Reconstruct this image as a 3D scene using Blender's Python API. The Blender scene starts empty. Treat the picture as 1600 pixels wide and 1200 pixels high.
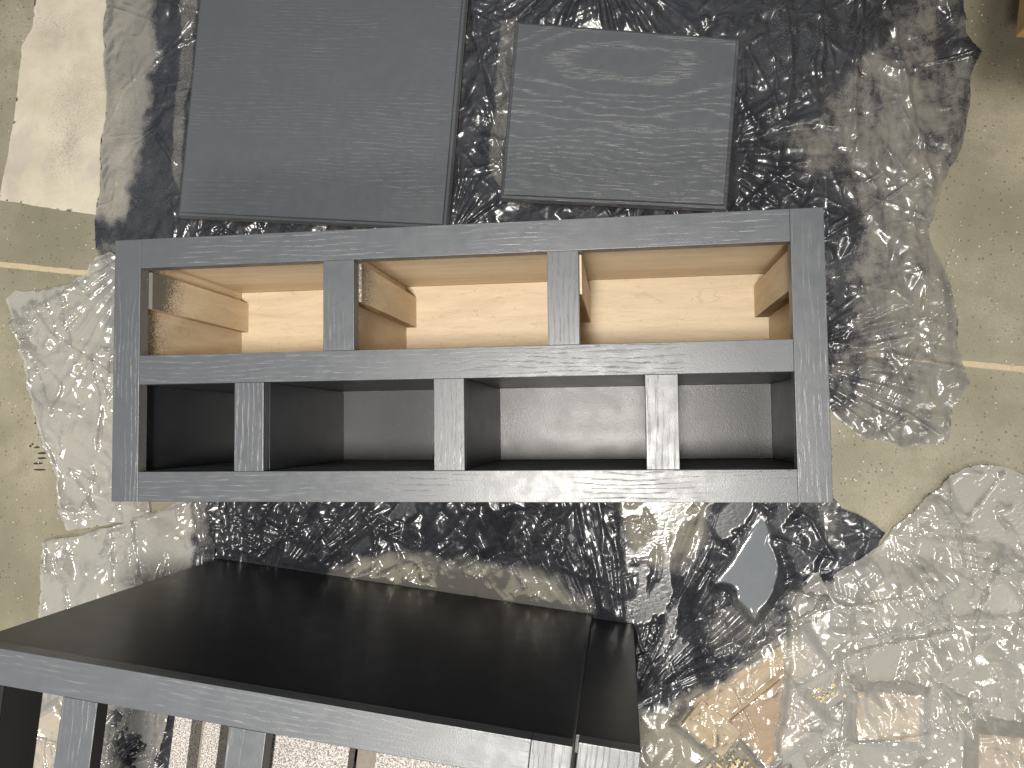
import bpy, bmesh, math, random
import numpy as np
from mathutils import Vector, Matrix, Euler

S = bpy.context.scene
C = S.collection

# ------------------------------------------------------------------ camera
F_PX = 1232.9                      # focal length in pixels of a 1600 px wide picture
CAM = (0.6711, 0.0947, 1.2826)
ROT = (0.0507, 0.1377, -0.0118)
cd = bpy.data.cameras.new('camera')
cam = bpy.data.objects.new('camera', cd); C.objects.link(cam)
cd.sensor_width = 36.0; cd.lens = F_PX / 1600 * 36
cd.clip_start = 0.02; cd.clip_end = 60
cam.location = CAM; cam.rotation_euler = ROT
S.camera = cam

# ------------------------------------------------------------------ light
w = bpy.data.worlds.new('World'); S.world = w; w.use_nodes = True
w.node_tree.nodes['Background'].inputs[0].default_value = (0.95, 0.98, 1.0, 1)
_t = w.node_tree
# a pale ceiling overhead, dim walls towards the sides
_g = _t.nodes.new('ShaderNodeTexCoord'); _s = _t.nodes.new('ShaderNodeSeparateXYZ'); _m = _t.nodes.new('ShaderNodeMapRange')
_t.links.new(_g.outputs['Generated'], _s.inputs[0]); _t.links.new(_s.outputs[2], _m.inputs[0])
for _i, _v in zip((1, 2, 3, 4), (0.25, 0.9, 0.06, 0.35)): _m.inputs[_i].default_value = _v
_t.links.new(_m.outputs[0], _t.nodes['Background'].inputs[1])

def area(name, loc, target, size, size_y, power, col):
    l = bpy.data.lights.new(name, 'AREA'); o = bpy.data.objects.new(name, l); C.objects.link(o)
    l.shape = 'RECTANGLE'; l.size = size; l.size_y = size_y; l.energy = power; l.color = col
    o.location = loc
    o.rotation_euler = (Vector(target) - Vector(loc)).to_track_quat('-Z', 'Y').to_euler()
    return o
area('ceiling_lamp', (0.58, -0.08, 2.5), (-0.9, -0.9, 0), 0.32, 0.24, 77, (1.0, 0.95, 0.88))
area('workshop_lamp', (2.9, -0.9, 2.3), (0.5, 0.1, 0), 0.3, 0.9, 14, (1.0, 0.95, 0.88))
area('corner_lamp', (0.38, -1.08, 2.5), (-0.3, 0.0, 0), 0.5, 0.22, 30, (1.0, 0.95, 0.87))

S.view_settings.view_transform = 'Standard'
S.view_settings.look = 'None'
S.view_settings.exposure = 0.0
S.view_settings.gamma = 1.0
S.view_settings.use_curve_mapping = False
S.render.engine = 'CYCLES'
S.cycles.use_denoising = True
S.cycles.max_bounces = 5
S.cycles.use_adaptive_sampling = True
S.cycles.adaptive_threshold = 0.02
S.cycles.transparent_max_bounces = 8
S.cycles.caustics_reflective = False
S.cycles.caustics_refractive = False
S.cycles.sample_clamp_indirect = 6

RM = Euler(ROT, 'XYZ').to_matrix()
def fl(u, v, z=0.0):
    """photograph point (1600 x 1200) -> the place on the level z that it shows"""
    q = RM @ Vector(((u - 800) / F_PX, -(v - 600) / F_PX, -1.0))
    t = (z - CAM[2]) / q.z
    return (CAM[0] + t * q.x, CAM[1] + t * q.y)

# ------------------------------------------------------------------ node helpers
class NT:
    def __init__(self, name):
        self.m = bpy.data.materials.new(name); self.m.use_nodes = True
        self.t = self.m.node_tree; self.t.nodes.clear()
        self.out = self.t.nodes.new('ShaderNodeOutputMaterial')
    def n(self, typ, ins=None, **kw):
        x = self.t.nodes.new(typ)
        for k, v in kw.items(): setattr(x, k, v)
        for k, v in (ins or {}).items(): self.set(x.inputs[k], v)
        return x
    def set(self, sock, v):
        if isinstance(v, bpy.types.NodeSocket): self.t.links.new(v, sock)
        elif isinstance(v, bpy.types.Node): self.t.links.new(v.outputs[0], sock)
        else:
            if hasattr(sock, 'default_value'):
                d = sock.default_value
                if hasattr(d, '__len__') and not hasattr(v, '__len__'): v = [v] * len(d)
                if hasattr(d, '__len__') and len(d) == 4 and len(v) == 3: v = (*v, 1)
                sock.default_value = v
    def math(self, op, a, b=0.0, c=None, clamp=False):
        x = self.n('ShaderNodeMath', operation=op, use_clamp=clamp)
        self.set(x.inputs[0], a); self.set(x.inputs[1], b)
        if c is not None: self.set(x.inputs[2], c)
        return x.outputs[0]
    def mix(self, f, a, b):
        x = self.n('ShaderNodeMix', data_type='RGBA')
        self.set(x.inputs[0], f); self.set(x.inputs[6], a); self.set(x.inputs[7], b)
        return x.outputs[2]
    def ramp(self, v, lo, hi, a=0.0, b=1.0, smooth=True):
        x = self.n('ShaderNodeMapRange', interpolation_type='SMOOTHSTEP' if smooth else 'LINEAR', clamp=True)
        for k, q in zip((0, 1, 2, 3, 4), (v, lo, hi, a, b)): self.set(x.inputs[k], q)
        return x.outputs[0]
    def noise(self, vec, scale, detail=2.0, rough=0.5, dist=0.0, out=0):
        x = self.n('ShaderNodeTexNoise')
        self.set(x.inputs['Vector'], vec); self.set(x.inputs['Scale'], scale); self.set(x.inputs['Detail'], detail)
        self.set(x.inputs['Roughness'], rough); self.set(x.inputs['Distortion'], dist)
        return x.outputs[out]
    def mapping(self, vec, scale=(1, 1, 1), loc=(0, 0, 0), rot=(0, 0, 0)):
        x = self.n('ShaderNodeMapping')
        self.set(x.inputs['Vector'], vec); self.set(x.inputs['Scale'], scale); self.set(x.inputs['Location'], loc); self.set(x.inputs['Rotation'], rot)
        return x.outputs[0]
    def objvec(self, rnd=True):
        tc = self.n('ShaderNodeTexCoord').outputs['Object']
        if not rnd: return tc
        r = self.n('ShaderNodeObjectInfo').outputs['Random']
        x = self.n('ShaderNodeVectorMath', operation='ADD')
        cmb = self.n('ShaderNodeCombineXYZ')
        for i, k in enumerate((37.0, 53.0, 71.0)): self.set(cmb.inputs[i], self.math('MULTIPLY', r, k))
        self.set(x.inputs[0], tc); self.set(x.inputs[1], cmb.outputs[0])
        return x.outputs[0]
    def world(self):
        return self.n('ShaderNodeNewGeometry').outputs['Position']
    def bump(self, h, dist, strength=1.0, nrm=None):
        x = self.n('ShaderNodeBump')
        self.set(x.inputs['Height'], h); self.set(x.inputs['Distance'], dist); self.set(x.inputs['Strength'], strength)
        if nrm is not None: self.set(x.inputs['Normal'], nrm)
        return x.outputs[0]
    def pbr(self, col, rough=0.5, nrm=None, spec=0.5, **kw):
        x = self.n('ShaderNodeBsdfPrincipled')
        self.set(x.inputs['Base Color'], col); self.set(x.inputs['Roughness'], rough); self.set(x.inputs['Specular IOR Level'], spec)
        if nrm is not None: self.set(x.inputs['Normal'], nrm)
        for k, v in kw.items(): self.set(x.inputs[k], v)
        return x.outputs[0]
    def done(self, sh):
        self.t.links.new(sh, self.out.inputs[0]); return self.m

M = {}
PAINT = (0.079, 0.086, 0.096)

def painted_oak(name, cathedral=None, pore_amt=0.6, grain=0.9, pore_glint_col=(0.27, 0.27, 0.265)):
    """grey sprayed oak: open pores run along the local X of each board"""
    k = NT(name); v = k.objvec(cathedral is None)
    warp = k.noise(k.mapping(v, (5, 22, 22)), 1.0, 2)
    if cathedral:
        cx, cy = cathedral
        sep = k.n('ShaderNodeSeparateXYZ', {0: v})
        wob = k.math('MULTIPLY', k.math('SUBTRACT', warp, 0.5), 0.075)
        dx = k.math('MULTIPLY', k.math('SUBTRACT', sep.outputs[0], cx), 0.2)
        dy = k.math('ADD', k.math('SUBTRACT', sep.outputs[1], cy), wob)
        # growth rings cut lengthwise: tall ovals round the heart, straight lines further out
        dd = k.math('SQRT', k.math('ADD', k.math('POWER', dx, 2.0), k.math('POWER', dy, 2.0)))
        ring = k.math('PINGPONG', k.math('MULTIPLY', k.math('POWER', dd, 1.5), 330.0), 1.0)
        band = k.ramp(ring, 0.45, 0.95)
    else:
        sep = k.n('ShaderNodeSeparateXYZ', {0: v})
        y = k.math('ADD', k.math('ADD', sep.outputs[1], sep.outputs[2]), k.math('MULTIPLY', k.math('SUBTRACT', warp, 0.5), 0.03))
        ring = k.math('PINGPONG', k.math('MULTIPLY', y, 300.0), 1.0)
        band = k.ramp(ring, 0.45, 0.95)
    fib = k.noise(k.mapping(v, (34, 1150, 1150)), 1.0, 2, 0.6)
    pore = k.math('MULTIPLY', k.ramp(fib, 0.50, 0.64), band)
    patch = k.ramp(k.noise(k.mapping(v, (6, 14, 14)), 1.0, 1), *((0.18, 0.45) if cathedral else (0.34, 0.62)))
    pore = k.math('MULTIPLY', pore, patch)
    peel = k.noise(v, 650, 2, 0.6)
    h = k.math('SUBTRACT', k.math('MULTIPLY', peel, 0.3), k.math('MULTIPLY', pore, 0.5 * grain))
    nr = k.bump(h, 0.00042, 1.0)
    tone = k.noise(v, 9, 3)
    base = k.mix(tone, tuple(c * 0.93 for c in PAINT), tuple(c * 1.07 for c in PAINT))
    col = k.mix(k.math('MULTIPLY', pore, pore_amt), base, pore_glint_col)  # light pore colour also paints in glints along the grain
    rough = k.ramp(k.noise(v, 60, 2), 0.3, 0.7, 0.34, 0.42)
    M[name] = k.done(k.pbr(col, rough, nr, 0.85))
painted_oak('paint_oak')
painted_oak('paint_panel_plain', None, 0.32, 0.35)
painted_oak('paint_panel_cathedral', (0.0, 0.088), 0.6, 0.5, (0.27, 0.268, 0.262))

def smooth_paint(name, col, rough, peel_d=0.0003, spec=0.5):
    k = NT(name); v = k.objvec()
    nr = k.bump(k.noise(v, 500, 2, 0.6), peel_d)
    tone = k.noise(v, 12, 3)
    c = k.mix(tone, tuple(x * 0.9 for x in col), tuple(x * 1.1 for x in col))
    M[name] = k.done(k.pbr(c, k.ramp(k.noise(v, 30, 2), 0.3, 0.7, rough - 0.02, rough + 0.02), nr, spec))
smooth_paint('paint_inside_shaded', (0.030, 0.032, 0.036), 0.35, 0.0002, 0.6)  # the frame's grey paint, darkened: the bays' shade is in the colour
smooth_paint('paint_side_shaded', (0.022, 0.0225, 0.024), 0.3, 0.00004, 0.32)  # same grey paint again, with the shade of the side put into its colour
smooth_paint('dark_edge', (0.03, 0.03, 0.031), 0.45)
smooth_paint('metal_dark', (0.02, 0.02, 0.02), 0.35)

def maple(name, spray=0.0, col=(0.69, 0.575, 0.415), vertical=False):
    k = NT(name); v = k.objvec()
    g = k.noise(k.mapping(v, (7, 60, 60)), 1.0, 3, 0.55, 0.6)
    fine = k.noise(k.mapping(v, (60, 700, 700)), 1.0, 2)
    wv = k.noise(k.mapping(v, (4, 26, 26)), 1.0, 2, 0.5, 0.8)
    line = k.ramp(k.math('PINGPONG', k.math('MULTIPLY', wv, 9.0), 0.5), 0.44, 0.5)
    c = k.mix(k.ramp(g, 0.3, 0.7), tuple(x * 0.92 for x in col), tuple(min(1, x * 1.06) for x in col))
    c = k.mix(k.math('MULTIPLY', k.ramp(fine, 0.5, 0.75), 0.22), c, (0.45, 0.3, 0.16))
    c = k.mix(k.math('MULTIPLY', line, 0.22), c, (0.36, 0.22, 0.11))
    # flecks of overspray
    wp = k.world()
    vo = k.n('ShaderNodeTexVoronoi', {'Vector': wp, 'Scale': 330.0})
    sz = k.noise(wp, 90, 2)
    dots = k.math('LESS_THAN', vo.outputs['Distance'], k.ramp(sz, 0.52, 0.85, 0.0, 0.36))
    c = k.mix(k.math('MULTIPLY', dots, 0.75), c, (0.12, 0.095, 0.07))
    if spray:
        z = k.n('ShaderNodeSeparateXYZ', {0: wp}).outputs[2]
        dens = k.ramp(k.math('ADD', z, k.math('MULTIPLY', k.noise(wp, 14, 2), 0.06)), 0.21, 0.345, 0.0, spray, False)
        f = k.noise(wp, 620, 3, 0.75)
        sp = k.math('GREATER_THAN', k.math('ADD', f, k.math('MULTIPLY', dens, 0.42)), 0.76)
        c = k.mix(k.math('MULTIPLY', sp, 0.9), c, (0.085, 0.085, 0.088))
    nr = k.bump(k.math('ADD', fine, k.math('MULTIPLY', k.noise(v, 300, 2), 0.6)), 0.00025)
    M[name] = k.done(k.pbr(c, 0.5, nr, 0.35))
maple('maple'); maple('maple_sprayed', 1.5); maple('maple_light_spray', 0.9)
maple('primed_edge', 1.15, (0.72, 0.68, 0.6))

def plywood_edge():
    k = NT('plywood_edge'); v = k.objvec()
    s = k.n('ShaderNodeSeparateXYZ', {0: v})
    lay = k.math('PINGPONG', k.math('MULTIPLY', s.outputs[1], 420.0), 1.0)
    f = k.noise(k.mapping(v, (40, 500, 500)), 1.0, 3)
    c = k.mix(k.ramp(k.math('ADD', lay, k.math('MULTIPLY', f, 0.6)), 0.5, 1.1), (0.22, 0.14, 0.07), (0.46, 0.32, 0.18))
    M['plywood_edge'] = k.done(k.pbr(c, 0.7, k.bump(f, 0.0006)))
plywood_edge()

def raw_wood(name, a, b, sc=1.0):
    k = NT(name); v = k.objvec()
    g = k.noise(k.mapping(v, (6 * sc, 70 * sc, 70 * sc)), 1.0, 4, 0.6, 1.2)
    r = k.noise(v, 18, 3)
    c = k.mix(k.ramp(g, 0.3, 0.7), a, b)
    c = k.mix(k.math('MULTIPLY', k.ramp(r, 0.5, 0.75), 0.35), c, tuple(x * 0.6 for x in a))
    M[name] = k.done(k.pbr(c, 0.6, k.bump(g, 0.0008)))
raw_wood('pine', (0.62, 0.38, 0.15), (0.72, 0.49, 0.22))
raw_wood('scrap_pale', (0.52, 0.38, 0.21), (0.64, 0.50, 0.31))
raw_wood('scrap_orange', (0.42, 0.26, 0.14), (0.52, 0.35, 0.20))
raw_wood('streaked_board', (0.06, 0.06, 0.06), (0.45, 0.44, 0.42), 1.2)
raw_wood('raw_edge', (0.22, 0.19, 0.14), (0.42, 0.36, 0.27), 2.0)

def speckled():
    k = NT('speckled_board'); wp = k.world()
    f = k.noise(wp, 700, 3, 0.8)
    c = k.mix(k.noise(wp, 20, 3), (0.38, 0.35, 0.315), (0.48, 0.45, 0.41))
    c = k.mix(k.ramp(f, 0.47, 0.54), c, (0.10, 0.097, 0.095))
    c = k.mix(k.math('MULTIPLY', k.ramp(f, 0.38, 0.34), 0.6), c, (0.7, 0.66, 0.6))
    M['speckled_board'] = k.done(k.pbr(c, 0.6, k.bump(f, 0.0003)))
speckled()

def concrete():
    k = NT('concrete'); wp = k.world()
    big = k.noise(wp, 3.2, 4, 0.6); mid = k.noise(wp, 16, 5, 0.68); fine = k.noise(wp, 300, 3, 0.7)
    c = k.mix(k.ramp(big, 0.3, 0.7), (0.205, 0.19, 0.132), (0.365, 0.335, 0.25))
    c = k.mix(k.math('MULTIPLY', k.ramp(mid, 0.45, 0.68), 0.65), c, (0.215, 0.198, 0.14))
    c = k.mix(k.math('MULTIPLY', k.ramp(fine, 0.45, 0.65), 0.5), c, (0.22, 0.195, 0.14))
    vo = k.n('ShaderNodeTexVoronoi', {'Vector': wp, 'Scale': 150.0})
    sel = k.n('ShaderNodeSeparateColor', {0: vo.outputs['Color']})
    d1 = k.math('MULTIPLY', k.math('LESS_THAN', vo.outputs['Distance'], k.math('MULTIPLY', sel.outputs[1], 0.20)), k.math('GREATER_THAN', sel.outputs[0], 0.80))
    c = k.mix(k.math('MULTIPLY', d1, 0.8), c, (0.72, 0.68, 0.58))
    vo2 = k.n('ShaderNodeTexVoronoi', {'Vector': k.mapping(wp, (1, 1, 1), (3.3, 1.7, 0)), 'Scale': 170.0})
    s2 = k.n('ShaderNodeSeparateColor', {0: vo2.outputs['Color']})
    d2 = k.math('MULTIPLY', k.math('LESS_THAN', vo2.outputs['Distance'], k.math('MULTIPLY', s2.outputs[1], 0.34)), k.math('GREATER_THAN', s2.outputs[0], 0.60))
    c = k.mix(k.math('MULTIPLY', d2, 0.6), c, (0.09, 0.08, 0.065))
    # grey drifts of overspray by the cabinet's corner
    nr = k.bump(k.math('ADD', mid, k.math('MULTIPLY', fine, 0.5)), 0.0012)
    M['concrete'] = k.done(k.pbr(c, k.ramp(mid, 0.3, 0.7, 0.42, 0.62), nr, 0.4))
concrete()

def paper():
    k = NT('paper'); wp = k.world()
    g = k.n('ShaderNodeAttribute', attribute_name='paint').outputs['Fac']
    fib = k.noise(wp, 420, 4, 0.7); bl = k.noise(wp, 9, 4, 0.6); md = k.noise(wp, 60, 3, 0.6)
    c = k.mix(k.ramp(bl, 0.35, 0.7), (0.60, 0.55, 0.44), (0.50, 0.45, 0.35))
    c = k.mix(k.math('MULTIPLY', k.ramp(md, 0.5, 0.75), 0.25), c, (0.42, 0.38, 0.31))
    sp = k.ramp(k.math('ADD', fib, k.math('MULTIPLY', g, 0.5)), 0.58, 0.98)
    sm = k.ramp(k.noise(k.mapping(wp, (1, .7, 1), (5, 2, 0)), 11, 3, 0.6), 0.52, 0.72)
    c = k.mix(k.math('MULTIPLY', sm, 0.35), c, (0.30, 0.28, 0.26))
    c = k.mix(k.math('MULTIPLY', sp, 0.8), c, (0.17, 0.16, 0.15))
    M['paper'] = k.done(k.pbr(c, 0.85, k.bump(k.math('ADD', fib, md), 0.0006), 0.2))
paper()

def plastic(name, haze_amt=0.2, tint=(0.95, 0.945, 0.92), film=(0.46, 0.445, 0.41), bump_d=0.0005):
    """thin clear film; the attribute 'paint' says how much sprayed paint lies on it"""
    k = NT(name); wp = k.world()
    g = k.n('ShaderNodeAttribute', attribute_name='paint').outputs['Fac']
    f = k.noise(wp, 480, 2, 0.75); m = k.noise(wp, 38, 2, 0.65); b = k.noise(wp, 9, 1, 0.55)
    lvl = k.math('ADD', g, k.math('ADD', k.math('MULTIPLY', k.math('SUBTRACT', f, 0.5), 1.0), k.math('ADD', k.math('MULTIPLY', k.math('SUBTRACT', m, 0.5), 0.45), k.math('MULTIPLY', k.math('SUBTRACT', b, 0.5), 0.3))))
    lvl = k.math('MULTIPLY', lvl, k.ramp(g, 0.0, 0.12))
    cov = k.ramp(lvl, 0.08, 0.95, 0.0, 1.0, False)
    # fine facets on top of the folded mesh
    v1 = k.n('ShaderNodeTexVoronoi', {'Vector': k.mapping(wp, (1, 1.6, 0), (0, 0, 0), (0, 0, 0.6)), 'Scale': 85.0}, feature='DISTANCE_TO_EDGE')
    amt = k.ramp(b, 0.35, 0.65, 0.25, 1.0)
    h = k.math('MULTIPLY', v1.outputs[0], amt)
    nr = k.bump(h, bump_d, 1.0)
    pc = k.mix(k.ramp(m, 0.3, 0.7), (0.022, 0.0245, 0.032), (0.042, 0.044, 0.050))
    lw = k.n('ShaderNodeLayerWeight', {'Blend': 0.35, 'Normal': nr}).outputs['Facing']
    hz = k.math('ADD', k.math('MULTIPLY', lw, 0.6), haze_amt, clamp=True)
    keep = k.math('MULTIPLY', k.math('SUBTRACT', 1.0, hz), k.math('SUBTRACT', 1.0, cov))
    df = k.n('ShaderNodeBsdfDiffuse', {'Color': k.mix(cov, film, pc), 'Normal': nr}).outputs[0]
    tr = k.n('ShaderNodeBsdfTransparent', {0: tint}).outputs[0]
    e = k.n('ShaderNodeMixShader'); k.set(e.inputs[0], keep); k.set(e.inputs[1], df); k.set(e.inputs[2], tr)
    fr = k.math('MULTIPLY', k.n('ShaderNodeFresnel', {'IOR': 1.5, 'Normal': nr}).outputs[0], k.ramp(cov, 0.0, 1.0, 2.3, 1.9), clamp=True)
    gl = k.n('ShaderNodeBsdfGlossy', {'Roughness': k.ramp(cov, 0.0, 1.0, 0.19, 0.25), 'Normal': nr}).outputs[0]
    o = k.n('ShaderNodeMixShader'); k.set(o.inputs[0], fr); k.set(o.inputs[1], e.outputs[0]); k.set(o.inputs[2], gl)
    M[name] = k.done(o.outputs[0])
plastic('plastic_main', 0.17)
plastic('plastic_clear', 0.30, film=(0.70, 0.685, 0.645), tint=(0.95, 0.94, 0.915))

def puddle():
    k = NT('wet_paint'); wp = k.world()
    c = k.mix(k.noise(wp, 25, 2, 0.5, 1.5), (0.145, 0.16, 0.178), (0.175, 0.187, 0.20))
    M['wet_paint'] = k.done(k.pbr(c, 0.07, k.bump(k.noise(wp, 30, 1), 0.0006), 0.6))
puddle()
def flat(name, col, rough=0.7):
    k = NT(name); wp = k.world()
    M[name] = k.done(k.pbr(k.mix(k.noise(wp, 300, 2), tuple(x * .75 for x in col), tuple(min(1, x * 1.2) for x in col)), rough, k.bump(k.noise(wp, 200, 2), 0.0006)))
flat('joint_filler', (0.50, 0.42, 0.28)); flat('runner_grey', (0.17, 0.145, 0.12)); flat('sawdust', (0.74, 0.62, 0.33)); flat('dark_drip', (0.035, 0.03, 0.028), 0.5)
flat('chip_pale', (0.7, 0.62, 0.46))

# ------------------------------------------------------------------ object helpers
def link(name, me, mats, parent=None):
    o = bpy.data.objects.new(name, me); C.objects.link(o)
    for m in (mats if isinstance(mats, (list, tuple)) else [mats]):
        me.materials.append(M[m])
    if parent: o.parent = parent
    return o
def tag(o, label=None, cat=None, group=None, kind=None):
    if label: o['label'] = label
    if cat: o['category'] = cat
    if group: o['group'] = group
    if kind: o['kind'] = kind
    return o
def empty(name, loc=(0, 0, 0), rz=0.0):
    o = bpy.data.objects.new(name, None); C.objects.link(o); o.location = loc; o.rotation_euler = (0, 0, rz)
    o.empty_display_size = 0.05
    return o

def board(name, x0, x1, y0, y1, z0, z1, mat, parent=None, grain='x', bev=0.0006, faces=None):
    """a sawn board between two corners; its grain (local X) runs along the given axis.
    faces: {'+x': material, ...} gives single faces another finish"""
    cx, cy, cz = (x0 + x1) / 2, (y0 + y1) / 2, (z0 + z1) / 2
    d = Vector((x1 - x0, y1 - y0, z1 - z0))
    rot = {'x': Matrix.Identity(3), 'y': Matrix.Rotation(math.pi / 2, 3, 'Z'), 'z': Matrix.Rotation(-math.pi / 2, 3, 'Y')}[grain]
    inv = rot.transposed()
    ld = inv @ d; ld = Vector((abs(ld.x), abs(ld.y), abs(ld.z)))
    bm = bmesh.new(); bmesh.ops.create_cube(bm, size=1.0)
    for v_ in bm.verts: v_.co = Vector((v_.co.x * ld.x, v_.co.y * ld.y, v_.co.z * ld.z))
    mats = [mat]
    bm.normal_update()
    if faces:
        ax = {'+x': (1, 0, 0), '-x': (-1, 0, 0), '+y': (0, 1, 0), '-y': (0, -1, 0), '+z': (0, 0, 1), '-z': (0, 0, -1)}
        for kf, mf in faces.items():
            if mf not in mats: mats.append(mf)
            t = inv @ Vector(ax[kf])
            for f in bm.faces:
                if f.normal.dot(t) > 0.9: f.material_index = mats.index(mf)
    if bev:
        bmesh.ops.bevel(bm, geom=bm.edges[:], offset=bev, segments=2, profile=0.6, affect='EDGES', clamp_overlap=True)
    me = bpy.data.meshes.new(name); bm.to_mesh(me); bm.free()
    o = link(name, me, mats, parent)
    o.location = (cx, cy, cz); o.rotation_euler = rot.to_euler()
    return o

# ------------------------------------------------------------------ noise on arrays
def pnoise(x, y, seed):
    rs = np.random.RandomState(seed); N = 256
    ang = rs.rand(N, N) * 2 * np.pi; gx, gy = np.cos(ang), np.sin(ang)
    xi = np.floor(x).astype(int); yi = np.floor(y).astype(int); fx, fy = x - xi, y - yi
    u = fx ** 3 * (fx * (fx * 6 - 15) + 10); v = fy ** 3 * (fy * (fy * 6 - 15) + 10)
    def g(i, j): 
        a, b = (xi + i) % N, (yi + j) % N
        return gx[a, b] * (fx - i) + gy[a, b] * (fy - j)
    return ((g(0, 0) * (1 - u) + g(1, 0) * u) * (1 - v) + (g(0, 1) * (1 - u) + g(1, 1) * u) * v) * 1.5
def fbm(x, y, seed, oct=3):
    s = 0; a = 1
    for i in range(oct): s = s + a * pnoise(x * 2 ** i, y * 2 ** i, seed + i); a *= 0.5
    return s
def tri(t): return 2 * np.abs(2 * (t - np.floor(t + 0.5))) - 1
def sstep(a, b, x):
    t = np.clip((x - a) / (b - a), 0, 1); return t * t * (3 - 2 * t)
def poly_sdf(px, py, poly):
    """signed distance, positive inside"""
    d = np.full(px.shape, 1e9); ins = np.zeros(px.shape, bool); n = len(poly)
    for i in range(n):
        ax, ay = poly[i]; bx, by = poly[(i + 1) % n]
        ex, ey = bx - ax, by - ay
        t = np.clip(((px - ax) * ex + (py - ay) * ey) / (ex * ex + ey * ey + 1e-12), 0, 1)
        d = np.minimum(d, (px - ax - t * ex) ** 2 + (py - ay - t * ey) ** 2)
        c = ((ay > py) != (by > py)) & (px < (bx - ax) * (py - ay) / (by - ay + 1e-15) + ax)
        ins ^= c
    d = np.sqrt(d); return np.where(ins, d, -d)
def line_dist(px, py, pts):
    d = np.full(px.shape, 1e9)
    for (ax, ay), (bx, by) in zip(pts, pts[1:]):
        ex, ey = bx - ax, by - ay
        t = np.clip(((px - ax) * ex + (py - ay) * ey) / (ex * ex + ey * ey + 1e-12), 0, 1)
        d = np.minimum(d, np.hypot(px - ax - t * ex, py - ay - t * ey))
    return d
def facet_field(n=44, ppu=30, seed=4):
    """a tileable field of flat triangular facets between random heights: crumpled film"""
    from mathutils.geometry import delaunay_2d_cdt
    rs = np.random.RandomState(seed)
    gx, gy = np.meshgrid(np.arange(n), np.arange(n), indexing='ij')
    bx = (gx + rs.rand(n, n)).ravel(); by = (gy + rs.rand(n, n)).ravel(); bh = rs.randn(n * n).clip(-1.9, 1.9)
    P = []; Hh_ = []
    for i in (-1, 0, 1):
        for j in (-1, 0, 1):
            x = bx + i * n; y = by + j * n; k = (x > -3) & (x < n + 3) & (y > -3) & (y < n + 3)
            P.append(np.stack([x[k], y[k]], 1)); Hh_.append(bh[k])
    P = np.concatenate(P); Hh_ = np.concatenate(Hh_)
    res = delaunay_2d_cdt([Vector((float(p[0]), float(p[1]))) for p in P], [], [], 0, 1e-7)
    vco = np.array([(v.x, v.y) for v in res[0]]); orig = [o_[0] if len(o_) else 0 for o_ in res[3]]; vh = Hh_[np.array(orig)]
    N = n * ppu; T = np.zeros((N, N), np.float32)
    for f in res[2]:
        p = vco[list(f)] * ppu; hh = vh[list(f)]
        x0, x1 = int(max(0, math.floor(p[:, 0].min()))), int(min(N - 1, math.ceil(p[:, 0].max())))
        y0, y1 = int(max(0, math.floor(p[:, 1].min()))), int(min(N - 1, math.ceil(p[:, 1].max())))
        if x1 < x0 or y1 < y0: continue
        xx, yy = np.meshgrid(np.arange(x0, x1 + 1), np.arange(y0, y1 + 1), indexing='ij')
        d = (p[1, 1] - p[2, 1]) * (p[0, 0] - p[2, 0]) + (p[2, 0] - p[1, 0]) * (p[0, 1] - p[2, 1])
        if abs(d) < 1e-9: continue
        l0 = ((p[1, 1] - p[2, 1]) * (xx - p[2, 0]) + (p[2, 0] - p[1, 0]) * (yy - p[2, 1])) / d
        l1 = ((p[2, 1] - p[0, 1]) * (xx - p[2, 0]) + (p[0, 0] - p[2, 0]) * (yy - p[2, 1])) / d
        l2 = 1 - l0 - l1; k = (l0 >= -1e-6) & (l1 >= -1e-6) & (l2 >= -1e-6)
        T[xx[k], yy[k]] = (l0 * hh[0] + l1 * hh[1] + l2 * hh[2])[k]
    return T, n, ppu
FT_, FN, FP = facet_field()
def facets(u, v):
    """heights of the facet field, one facet about one unit wide"""
    N = FN * FP; a = (u * FP) % N; b = (v * FP) % N
    i = np.floor(a).astype(int) % N; j = np.floor(b).astype(int) % N; fa = a - np.floor(a); fb = b - np.floor(b); i2 = (i + 1) % N; j2 = (j + 1) % N
    return (FT_[i, j] * (1 - fa) + FT_[i2, j] * fa) * (1 - fb) + (FT_[i, j2] * (1 - fa) + FT_[i2, j2] * fa) * fb
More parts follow.
